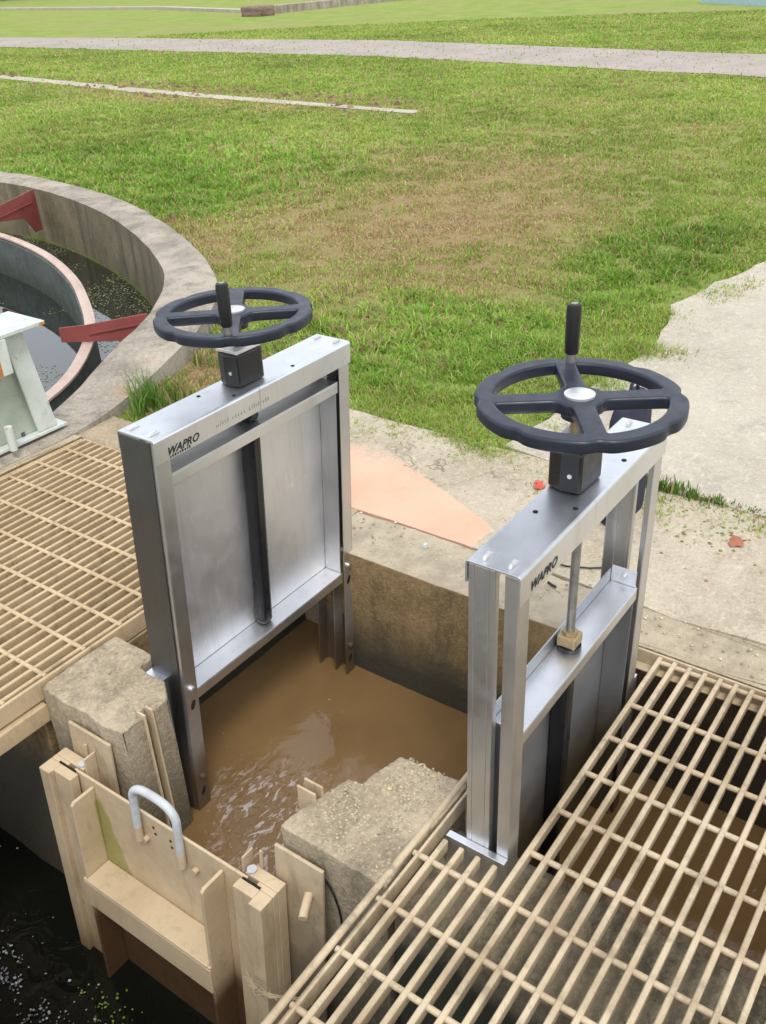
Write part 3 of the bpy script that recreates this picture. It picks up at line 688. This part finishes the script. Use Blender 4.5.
# ---------------------------------------------------------------- gratings
def grating(label, x0, x1, ys, xs_cross, mat, zt=0., frame=(), short=None, w=.0122, d=.034, rz=.011):
    g = thing('floor_grating', label, 'grating', (x0, ys[0], zt-d))
    n = 0
    for y in ys:
        a, b = short(y) if short else (x0, x1)
        o = MB().extrude([(a,y-w/2,zt-.0025),(a,y-w/2+.0022,zt),(a,y+w/2-.0022,zt),(a,y+w/2,zt-.0025),(a,y+w*.36,zt-d),(a,y-w*.36,zt-d)], (b-a,0,0)).build('bar', mat, g)
    for x, ya, yb in xs_cross:
        MB().tube([(x,ya,zt-rz),(x,yb,zt-rz)], .007, 8).build('cross_rod', mat, g, smooth=60)
    return g
yR = [.741-.0407*i for i in range(54)]
xc = [2.01-.02]+[1.792-.137*i for i in range(10)]
shortR = lambda y: (.33, 1.166) if y > .585 else (.33, 2.0)
gR = grating('cream floor grating of bars running away beside the lowered gate', .33, 2.0, yR,
        [(x, -1.47, .575 if x > 1.18 else .785) for x in xc], M['grate'], 0., short=shortR)
MB().box(.33,1.40,.769,.776,-.045,-.002).box(.33,1.40,.7765,.797,-.045,-.040).build('edge_angle', M['grate'], gR, bev=.002)
MB().tube([(.33,.797,-.006),(1.42,.797,-.006)], .0085, 10).build('edge_rail', M['grate'], gR, smooth=60)
MB().box(2.003,2.010,-1.47,.735,-.045,.001).box(1.972,2.002,-1.47,.735,-.046,-.0405).build('edge_angle', M['grate'], gR, bev=.002)
yL = [1.966+.0405*i for i in range(28)]
xl = [1.975-.1345*i for i in range(12)]
gL = grating('tan floor grating of narrow bars between the raised gate and the round tank', .5, 2.07, yL, [(x,1.95,3.07) for x in xl], M['tangrate'], .002, d=.05, w=.011, rz=.005)
MB().box(.35,2.07,1.938,1.948,-.058,.003).build('edge_plate', M['tangrate'], gL, bev=.003)
MB().box(2.0705,2.078,1.949,3.07,-.05,.001).build('edge_plate', M['tangrate'], gL, bev=.003)
MB().box(.5,2.07,3.07,3.08,-.05,.001).build('edge_plate', M['tangrate'], gL, bev=.003)
bb = MB().box(.2,1.0,1.925,1.975,-.125,-.066).build('support_beam', M['tangrate'], None, bev=.003)
tag(bb, 'tan beam under the near edge of the left grating, ending at the pier', 'beam')

# ---------------------------------------------------------------- cream stop log gate
sg = thing('stop_log_gate', 'cream fibreglass stop log gate with a grey pipe handle between two concrete piers', 'stop log gate', (.93,1.42,-1.3))
cm = M['cream']
LEAN[0] = lambda p: Vector((p.x-.03*(-.15-p.z), p.y+.05*(-.15-p.z), p.z))
def sbox(name, *bs, mat=cm, par=sg, bev=.0025):
    mb = MB()
    for b in bs: mb.box(*b)
    return mb.build(name, mat, par, bev=bev)
panel = sbox('panel', (.926,.934,1.13,1.745,-1.4,-.148), mat=M['creamwet'])
for y, nm in ((1.673,1),(1.208,0)):
    MB().extrude([(.9255,y-.005,-1.12),(.9255,y-.005,-.170),(.862,y-.005,-.170),(.854,y-.005,-.178),(.854,y-.005,-1.12)], (0,.010,0)).build('rib', M['creamwet'], panel, bev=.002)
sbox('shelf', (.846,.9255,1.2135,1.6675,-.460,-.450), (.846,.8535,1.2020,1.679,-.555,-.4602), (.8465,.8535,1.2020,1.2130,-.460,-.4502), (.8465,.8535,1.6680,1.679,-.460,-.4502), par=panel)
sbox('shelf', (.860,.9255,1.214,1.6675,-1.05,-1.04), par=panel)
hp = []
for i in range(13): 
    a = math.pi*i/12; hp.append((.912, 1.412+.076*math.cos(a)*(abs(math.cos(a))**-.25 if abs(math.cos(a)) > .01 else 1), -.088+.052*math.sin(a)**.8))
hp = [(.912,1.488,-.185)]+hp+[(.912,1.336,-.185)]
for y in (1.488,1.336): MB().tube([(.912,y,-.1855),(.912,y,-.235)], .0111, 14).build('handle_leg', M['creamwet'], panel, smooth=60)
MB().tube(smooth_loop(hp, 4, False), .0108, 14).build('pipe_handle', M['pipe'], panel, smooth=60)
for y in (1.475,1.345,1.30):
    MB().cyl((.9255,y,-.235), .009, -.012, 10, 'x').build('bolt', cm, panel, smooth=40)
for y, z in ((1.445,-.18),(1.44,-.20),(1.385,-.19),(1.383,-.212)):
    MB().cyl((.9258,y,z), .0045, -.0008, 8, 'x').build('bolt_hole', M['hole'], panel)
def guide(ya, yb, s, inner):       # C shaped guide post with a slot towards the panel; s points away from the panel
    y_in, y_out = (ya, yb)
    q = lambda t: y_in+(y_out-y_in)*t
    mk = lambda x0_, x1_, a, b, za=-1.4, zb=-.149: (x0_, x1_, min(q(a),q(b)), max(q(a),q(b)), za, zb)
    o = sbox('guide_post', mk(.895,.9215,.0,.62), mk(.880,.9215,.621,1.), mk(.9217,.938,.45,1.), mk(.9382,.968,.0,1.))
    return o
guide(1.722,1.832,1,0); guide(1.146,1.046,-1,0)
for a, b, yb0, yb1 in ((1.738,1.748,1.645,1.81),(1.128,1.118,.945,1.085)):
    sbox('bracket_web', (.9385,.9750,min(a,b)-.030,min(a,b)-.024,-1.3,-.105)) if a > 1.3 else sbox('bracket_web', (.9385,.9750,1.150,1.156,-1.3,-.105), mat=M['creamdirtyshade'])
    sbox('mount_bracket', (.9685,.975,min(a,b),max(a,b),-1.3,-.095), (.9755,.9845,yb0,yb1,-1.3,-.052), mat=M['creamdirtyshade'])
MB().tube([(.9755,.985,-.15),(.94,.97,-.16),(.925,.962,-.163)], .011, 10).build('anchor_bolt', cm, sg, smooth=40)
for y in (1.738,1.135): MB().cyl((.95,y,-.1488), .012, .006, 12).build('seal_roller', M['pipe'], sg, smooth=40)
# dark seal seams on top of the guides
for y0_, y1_ in ((1.735,1.80),(1.085,1.14)): MB().box(.9217,.9265,y0_,y1_,-.1515,-.1478).build('seal_strip', M['hole'], sg)
LEAN[0] = None
# old stop log slots in the pool side faces of the piers
for x, y, lab in ((1.082,1.597,'pair of thin cream guide strips set in the face of the left pier'),(1.105,1.085,'stub of a cream guide strip sticking up behind the right pier')):
    g = thing('guide_slot', lab, 'guide', (x,y,-1.)); yy = -1 if y > 1.3 else 1
    for dx in (-.014,.012):
        y_a, y_b = sorted((y+yy*.004, y-yy*.024)) if y > 1.3 else sorted((y-.04, y+.014))
        MB().box(x+dx,x+dx+.006,y_a,y_b,-1.1,.004 if y > 1.3 else .022).build('strip', cm, g, bev=.0015)

# ---------------------------------------------------------------- loose things
def crumple(name, pts, mat, label, cat, z):
    q = []
    for i in range(len(pts)):
        a, b = Vector(pts[i]), Vector(pts[(i+1)%len(pts)])
        for k in (0,.33,.66): q.append(tuple(a.lerp(b,k)+Vector((random.gauss(0,.005),random.gauss(0,.005)))))
    pts = q
    mb = MB(); n = len(pts); c = Vector((sum(p[0] for p in pts)/n, sum(p[1] for p in pts)/n))
    vs = [(p[0],p[1],z+.001+.007*random.random()) for p in pts]+[(c.x,c.y,z+.011)]
    mb.add(vs, [(i,(i+1)%n,n) for i in range(n)]); o = mb.build(name, mat); s = o.modifiers.new('solid','SOLIDIFY'); s.thickness = .002
    return tag(o, label, cat)
crumple('plastic_scrap', [(2.645,1.275),(2.66,1.30),(2.70,1.315),(2.715,1.29),(2.68,1.265)], M['scrap'], 'crumpled red plastic scrap on the pavement behind the lowered gate', 'scrap', .002)
crumple('dead_leaf', [(2.63,.59),(2.66,.61),(2.70,.595),(2.69,.565),(2.65,.56)], M['leaf'], 'curled reddish dead leaf on the pavement near the right edge', 'leaf', .001)
tag(MB().tube([at(512,572,.006),at(540,566,.006),at(556,563,.007),at(566,566,.006),at(590,568,.006),at(618,567,.006)], .003, 6).build('black_cable', M['black']), 'thin black cable lying on the pavement behind the screw stem', 'cable')
tag(MB().tube([at(548,582,.004),at(552,585,.004),at(556,587,.004)], .004, 6).build('twig', M['black']), 'short dark twig on the pavement behind the lowered gate', 'twig')
tw_ = [Vector((.86,1.10,-.42)),Vector((.852,1.07,-.425)),Vector((.855,1.03,-.418)),Vector((.87,.98,-.40)),Vector((.885,.93,-.385))]
mb = MB()
for k in range(7):
    mb.tube([p+Vector((random.gauss(0,.003),random.gauss(0,.004),random.gauss(0,.005))) for p in tw_], .0012, 5)
for k in range(26):
    p = random.choice(tw_[:3]); q = p+Vector((random.gauss(0,.006),random.gauss(0,.022),random.gauss(0,.014))); mb.tube([p, q], .0009, 4)
tag(mb.build('dry_twine', M['twine']), 'frayed dry twine caught on the right guide of the stop log gate', 'twine')
cab = [(.994,.985,-.065),(.9925,.955,-.085),(.9925,.93,-.12),(.9925,.915,-.17),(.9925,.91,-.22)]
tag(MB().tube(smooth_loop(cab, 5, False), .0025, 6).build('black_wire', M['black']), 'thin black wire curving down the face of the right pier', 'wire')
tag(rough(MB().box(*[v for a in (at(425,547,.0),) for v in (a.x-.011,a.x+.011,a.y-.009,a.y+.009,-.008,.014)]).build('white_stone', M['silver']), .01, .02, 3, .006), 'small white stone on the wall top behind the brown pool', 'stone')
bag = thing('guessed_bag', 'slim dark navy stand-in, guessed as a cloth bag, on the pavement behind the lowered gate', 'bag', (2.62,.965,0))  # bag shape is a guessed stand-in for unidentified dark fragments
mb = MB(); prof = [(.0,.95),(.03,1.04),(.12,1.0),(.25,.93),(.36,.9),(.41,.78),(.44,.5)]
rings = []
for z, k in prof:
    rings.append([(2.655+(.115*k)*math.copysign(abs(math.cos(a))**.6,math.cos(a))+.008*mn.noise(Vector((a*2,z*8,1))), .968+(.05*k)*math.copysign(abs(math.sin(a))**.6,math.sin(a))+.012*mn.noise(Vector((a*2,z*8,4))), z+.002) for a in [i*math.pi/12 for i in range(24)]])
vs = [p for r in rings for p in r]; fs = [(i*24+k, i*24+(k+1)%24, (i+1)*24+(k+1)%24, (i+1)*24+k) for i in range(len(prof)-1) for k in range(24)]+[tuple(range(23,-1,-1)), tuple((len(prof)-1)*24+k for k in range(24))]
mb.add(vs, fs).build('guessed_sack', M['navy'], bag, smooth=70)
MB().tube([(2.62,.968,.44),(2.63,.968,.475),(2.655,.968,.49),(2.68,.968,.475),(2.69,.968,.44)], .006, 8).build('guessed_strap', M['navy'], bag, smooth=60)

# far details
def low_kerb(pts, h, w, label, mat):
    mb = MB(); pts = [Vector(p) for p in pts]; L = []; Rr = []
    for i, p in enumerate(pts):
        t = (pts[min(i+1,len(pts)-1)]-pts[max(i-1,0)]).normalized(); nn = Vector((-t.y,t.x))*w/2; L.append(p+nn); Rr.append(p-nn)
    return tag(mb.prism([tuple(p) for p in L+Rr[::-1]], -.1, h).build('low_kerb', mat, bev=.02), label, 'kerb')
low_kerb([(41,70),(38.4,52),(37.0,40),(32.8,30.2)], .12, .45, 'long pale kerb across the far lawn left of the brown block', M['path'])
low_kerb([(32.0,28.2),(37,28.6),(43.5,28.6)], .28, .5, 'grey low wall running away behind the brown block on the far lawn', M['rim'])
blk = MB().box(30.2,31.2,27.3,28.25,-.05,.34).build('stone_block', M['stone']); rough(blk, .10, .3, 3, .10, 3); tag(blk, 'brown rounded stone block on the far lawn at the corner of the kerbs', 'stone block')
_a = at(700,2.5,0); _b = at(800,8,0)
bwl = MB().prism([(_a.x,_a.y),(_b.x,_b.y),(_b.x+.4,_b.y),(_a.x+.4,_a.y)], -.05, .5).build('blue_wall', M['blue'], bev=.02); tag(bwl, 'low pale blue wall at the far right edge of the lawn', 'wall')
sheet('far_road', [(46,-20),(55,-20),(66,70),(54,70)], [], -.02, M['road'], kind='structure')

# ---------------------------------------------------------------- grass blades
def tri_pts(p): return p
def build_blades(name, xy, hgt, wid, tone, z0, label, bend=.6):
    n = len(xy); ang = rng.uniform(0, 2*np.pi, n); lean = rng.uniform(.1, bend, n)*hgt; la = rng.uniform(0, 2*np.pi, n)
    dx, dy = np.cos(ang)*wid/2, np.sin(ang)*wid/2; lx, ly = np.cos(la)*lean, np.sin(la)*lean
    V = np.zeros((n,5,3), np.float32)
    V[:,0] = np.c_[xy[:,0]-dx, xy[:,1]-dy, np.full(n,z0)]; V[:,1] = np.c_[xy[:,0]+dx, xy[:,1]+dy, np.full(n,z0)]
    V[:,2] = np.c_[xy[:,0]+dx*.8+lx*.35, xy[:,1]+dy*.8+ly*.35, z0+hgt*.6]; V[:,3] = np.c_[xy[:,0]-dx*.8+lx*.35, xy[:,1]-dy*.8+ly*.35, z0+hgt*.6]
    V[:,4] = np.c_[xy[:,0]+lx, xy[:,1]+ly, z0+hgt*np.sqrt(np.clip(1-(lean/hgt*.6)**2,.3,1))]
    base = (np.arange(n)*5)[:,None]
    loops = np.concatenate([base+np.array([0,1,2,3]), base+np.array([3,2,4])], 1).ravel().astype(np.int32)
    me = bpy.data.meshes.new(name); me.vertices.add(n*5); me.vertices.foreach_set('co', V.ravel())
    me.loops.add(len(loops)); me.loops.foreach_set('vertex_index', loops)
    tot = np.tile([4,3], n).astype(np.int32); st = np.concatenate([[0], np.cumsum(tot)[:-1]]).astype(np.int32)
    me.polygons.add(2*n); me.polygons.foreach_set('loop_start', st); me.polygons.foreach_set('loop_total', tot)
    me.update(calc_edges=True); me.validate()
    a = me.color_attributes.new('tone', 'FLOAT_COLOR', 'POINT')
    a.data.foreach_set('color', np.repeat(np.c_[tone, np.ones(n)].astype(np.float32), 5, 0).ravel())
    me.materials.append(M['grass']); o = bpy.data.objects.new(name, me); C.objects.link(o)
    return tag(o, label, None, None, 'stuff')
pvp = [tuple(p) for p in pv]; ptp = [tuple(p) for p in pth]
strip_poly = [(12.4,22),(11.78,17.5),(10.95,12.6),(10.6,9.4),(10.4,7.0),(10.62,7.0),(10.9,9.4),(11.3,12.6),(12.15,17.5),(12.8,22)]
road_poly = [(27,42),(20.6,30),(20.457,14.57),(18.264,4.95),(17.2,-8),(14.0,-8),(15.0,4.05),(16.9,12.18),(17.6,26.4),(24,42)]
def edge_over(x, y):                     # how far turf has crept over the paving: 1 lawn, 0 bare paving
    if y < 2.42: d = x-2.865
    else: d = max(x-2.865, y-2.42)
    d2 = 9.
    if x > 2.865:
        edge = np.interp(x, [2.865,3.6,4.3,4.81,5.3,5.84,9], [1.55,1.5,1.47,1.60,1.53,1.40,1.36]); d2 = y-edge
    return min(d, d2)
def sample_lawn(n):
    XY, HG, WD, TN = [], [], [], []
    a0, a1 = YAW-R(31), YAW+R(33)
    lr = np.log(32/2.3)
    while len(XY) < n:
        r = 2.3*math.exp(random.random()*lr); a = random.uniform(a0, a1); x, y = r*math.cos(a), r*math.sin(a)
        if x < 2.3: continue
        q0 = mn.fractal(Vector((x*.35,y*.35,12)), 1., 2., 3); q1 = mn.fractal(Vector((x*.9,y*.9,2)), 1., 2., 4); q2 = mn.fractal(Vector((x*4,y*4,7)), 1., 2., 3)
        e = edge_over(x, y)+.10*q2
        if e < 0 and (e < -.34 or random.random() > .55*(1+e/.34)**2.2): continue
        if y < 13 and x < 6 and in_poly((x,y), oup): continue
        if r > 9 and (in_poly((x,y), strip_poly) or in_poly((x,y), road_poly)) and random.random() > .05: continue
        dry = 0.
        for c, rx, ry, an, amt in DRY: dry = max(dry, amt*ell((x,y), c, rx, ry, an))
        lush = 0.
        for c, rx, ry, an, amt in LUSH: lush = max(lush, amt*ell((x,y), c, rx, ry, an))
        dry = min(1.3, max(0, dry*(1-lush)+q1*.6+q0*.35-.05))
        if random.random() < dry*.22+(max(0,dry-.95)*3 if x < 3.5 else 0) or (q2 < -.28 and random.random() < .75): continue
        far = max(1., r/3.6)
        h = (.012+.020*random.random()+.030*max(0,q2+.1))*(1-.35*min(1,dry))+lush*.07*random.random()*max(0,.6+q2)
        t = random.random()
        if random.random() < .15+dry*.62: col = np.array(random.choice([(.46,.33,.17),(.42,.27,.14),(.54,.43,.23)]))*(.7+.45*t)
        else:
            g = np.array((.17,.345,.035))*(1-t)+np.array((.33,.47,.075))*t
            g = g*(.80)+np.array((.46,.46,.14))*.24
            if lush > .3: g = g*.6+np.array((.15,.36,.03))*.4
            col = g*(.72+.5*random.random())*(1+.25*q1)*(1+.3*q0)
        XY.append((x,y)); HG.append(h*min(1.25,1+.06*(far-1))); WD.append((.0026+.003*random.random()+lush*.003)*far); TN.append(np.clip(col,.01,.8))
    return np.array(XY), np.array(HG), np.array(WD), np.array(TN)
xy, hg, wd, tn = sample_lawn(430000)
build_blades('lawn_grass', xy, hg, wd, tn, GZ-.002, 'mown green lawn grass with dry brown patches', 1.3)
# tufts in the joint between pavement and path, and weeds by the tank wall
XY, HG, WD, TN = [], [], [], []
def tuft(x, y, r, n, h, gr=(.10,.21,.025), dry=.25):
    for i in range(n):
        XY.append((x+random.gauss(0,r), y+random.gauss(0,r))); HG.append(h*random.uniform(.4,1.1)); WD.append(random.uniform(.004,.008))
        TN.append(np.array((.38,.29,.14))*random.uniform(.6,1.1) if random.random() < dry else np.array(gr)*random.uniform(.7,1.5))
for i in range(26):
    y = .98-.021*i; k = max(0, 1-i/16)
    tuft(2.882+random.gauss(0,.006), y, .016, int(10+46*k*random.random()), .025+.045*k)
for i in range(10): tuft(2.80+random.random()*.06, random.uniform(.5,.95), .03, 10, .02, dry=.7)
build_blades('joint_weeds', np.array(XY), np.array(HG), np.array(WD), np.array(TN), -.004, 'green and dry weeds growing in the joint between pavement and path')
XY, HG, WD, TN = [], [], [], []
for i in range(26):
    t = random.random(); x = 2.38+.75*t; y = 3.10+.22*t-random.random()*.28
    tuft(x, y, .03, 20, .04+.09*random.random(), dry=.55)
for i in range(14): tuft(2.36+random.random()*.12, 3.02+random.random()*.07, .015, 9, .20, (.13,.24,.04), .1)
build_blades('wall_weeds', np.array(XY), np.array(HG), np.array(WD), np.array(TN), GZ, 'tall weeds and dry grass between the tank wall and the raised gate', .8)

# pebbly surface on the right pier, scattered grit on the pavement and wall tops
P, S, T, Z = [], [], [], []
while len(P) < 750:
    x, y = random.uniform(1.0,1.33), random.uniform(.80,1.07)
    if x < 1.2 and random.random() > .25+2*(x-1.05): continue
    if x > 1.2 and y > .955: continue
    if x <= 1.2 and y > 1.02: continue
    P.append((x,y)); S.append(random.uniform(.0015,.0045)); Z.append(-.006); T.append(random.choice([(.46,.40,.30),(.36,.31,.22),(.27,.23,.16),(.50,.42,.28),(.40,.35,.26)]))
for i in range(4): P.append((random.uniform(1.2,1.32), random.uniform(.82,.95))); S.append(random.uniform(.005,.008)); Z.append(-.005); T.append((.55,.44,.22))
specks('pebbles', P, S, T, M['pebble'], Z, 'small pebbles and grit on top of the right pier', False)
P, S, T, Z = [], [], [], []
for i in range(1500):
    x, y = random.uniform(2.0,2.9), random.uniform(-.3,2.2); k = math.exp(-((x-2.15)/.12)**2)+.6*math.exp(-((x-2.85)/.05)**2)
    if random.random() > k+.07 or (1.28 < y < 2.3 and 2.2 < x < 2.5) or x < 2.05: continue
    P.append((x,y)); S.append(random.uniform(.002,.006)); Z.append(.0005); T.append(random.choice([(.46,.38,.26),(.32,.26,.18),(.26,.21,.14),(.56,.5,.4)]))
for i in range(70):
    x, y = random.gauss(2.70,.09), random.gauss(.62,.16)
    P.append((x,y)); S.append(random.uniform(.003,.008)); Z.append(.0005); T.append(random.choice([(.28,.17,.08),(.36,.24,.12),(.2,.14,.08),(.16,.2,.06)]))
specks('grit', P, S, T, M['pebble'], Z, 'loose grit scattered along the edge of the pavement', False)
# clods of dug earth along the narrow walkway on the lawn
P, S, T, Z = [], [], [], []
for i in range(420):
    y = random.uniform(7.5,19); xx = 10.75+max(0,(y-9))*.12+random.choice([.55,.45,-.25])+random.gauss(0,.25)
    if mn.noise(Vector((xx,y*.8,4))) < -.05: continue
    P.append((xx,y)); S.append(random.uniform(.02,.07)); Z.append(GZ); T.append(random.choice([(.17,.11,.06),(.12,.08,.045),(.24,.17,.10)]))
specks('earth_clods', P, S, T, M['pebble'], Z, 'clods of dug brown earth beside the narrow walkway', False)

# ---------------------------------------------------------------- tree belt beyond the tank (seen mirrored in its water)
V = []; Fc = []; TN = []
def leafball(c, r, n):
    for i in range(n):
        d = Vector((random.gauss(0,1),random.gauss(0,1),random.gauss(0,1))).normalized()*r*random.random()**.4; p = c+d
        u = Vector((random.gauss(0,1),random.gauss(0,1),random.gauss(0,1))).normalized(); w = u.orthogonal().normalized(); s = random.uniform(.35,.8)
        n0 = len(V); V.extend([tuple(p+u*s),tuple(p+w*s*.6),tuple(p-u*s),tuple(p-w*s*.6)]); Fc.append((n0,n0+1,n0+2,n0+3))
        TN.extend([random.choice([(.04,.08,.02),(.07,.12,.025),(.03,.055,.015)])]*4)
for k in range(9):
    az = YAW+R(12)+R(4.6)*k; D = 97+random.uniform(-3,6); hgt = 25+random.uniform(-5,4); c0 = Vector((D*math.cos(az), D*math.sin(az), 0))
    n0 = len(V)
    for i in range(22): leafball(c0+Vector((random.gauss(0,3),random.gauss(0,3),random.uniform(.18,.95)*hgt)), random.uniform(2,3.6), 60)
    for i in range(6):
        a = i*math.pi/3
        V.extend([(c0.x+.5*math.cos(a),c0.y+.5*math.sin(a),-.1),(c0.x+.2*math.cos(a),c0.y+.2*math.sin(a),hgt*.8)]); TN.extend([(.06,.045,.03)]*2)
    b0 = len(V)-12
    for i in range(6): Fc.append((b0+2*i, b0+(2*i+2)%12, b0+(2*i+3)%12, b0+2*i+1))
me = bpy.data.meshes.new('tree_belt'); me.from_pydata(V, [], Fc); me.update()
a = me.color_attributes.new('tone', 'FLOAT_COLOR', 'POINT'); a.data.foreach_set('color', np.array([(*c,1) for c in TN], np.float32).ravel())
me.materials.append(M['leaves']); o = bpy.data.objects.new('tree_belt', me); C.objects.link(o)
tag(o, 'far belt of tall trees beyond the round tank, mirrored in its water', None, None, 'stuff')

# ---------------------------------------------------------------- light
SUN_EL, SUN_AZ = R(60), R(228)          # azimuth measured from +x towards +y: hazy sun, high behind the camera
w = bpy.data.worlds.new('World'); sc.world = w; w.use_nodes = True; nt = w.node_tree
bg = nt.nodes['Background']; sky = nt.nodes.new('ShaderNodeTexSky'); sky.sky_type = 'NISHITA'; sky.sun_disc = False
sky.sun_elevation = SUN_EL; sky.sun_rotation = math.pi/2-SUN_AZ; sky.dust_density = 4.; sky.air_density = 1.; sky.altitude = 50
hs = nt.nodes.new('ShaderNodeHueSaturation'); hs.inputs['Saturation'].default_value = .45
nt.links.new(sky.outputs[0], hs.inputs['Color'])
mxw = nt.nodes.new('ShaderNodeMix'); mxw.data_type = 'RGBA'; mxw.inputs[0].default_value = .55; mxw.inputs[7].default_value = (10.2,10.7,11.6,1)   # thin bright overcast
nt.links.new(hs.outputs[0], mxw.inputs[6]); nt.links.new(mxw.outputs[2], bg.inputs['Color']); bg.inputs['Strength'].default_value = .15
ld = bpy.data.lights.new('sun', 'SUN'); ld.energy = 1.5; ld.angle = R(14); ld.color = (1,.955,.88)
lo = bpy.data.objects.new('sun', ld); C.objects.link(lo)
dirv = Vector((math.cos(SUN_EL)*math.cos(SUN_AZ), math.cos(SUN_EL)*math.sin(SUN_AZ), math.sin(SUN_EL)))
lo.rotation_euler = dirv.to_track_quat('Z','Y').to_euler()
vs_ = sc.view_settings; vs_.view_transform = 'Standard'; vs_.look = 'None'; vs_.exposure = .22; vs_.gamma = 1; vs_.use_curve_mapping = False
sc.cycles.max_bounces = 8; sc.cycles.use_denoising = True
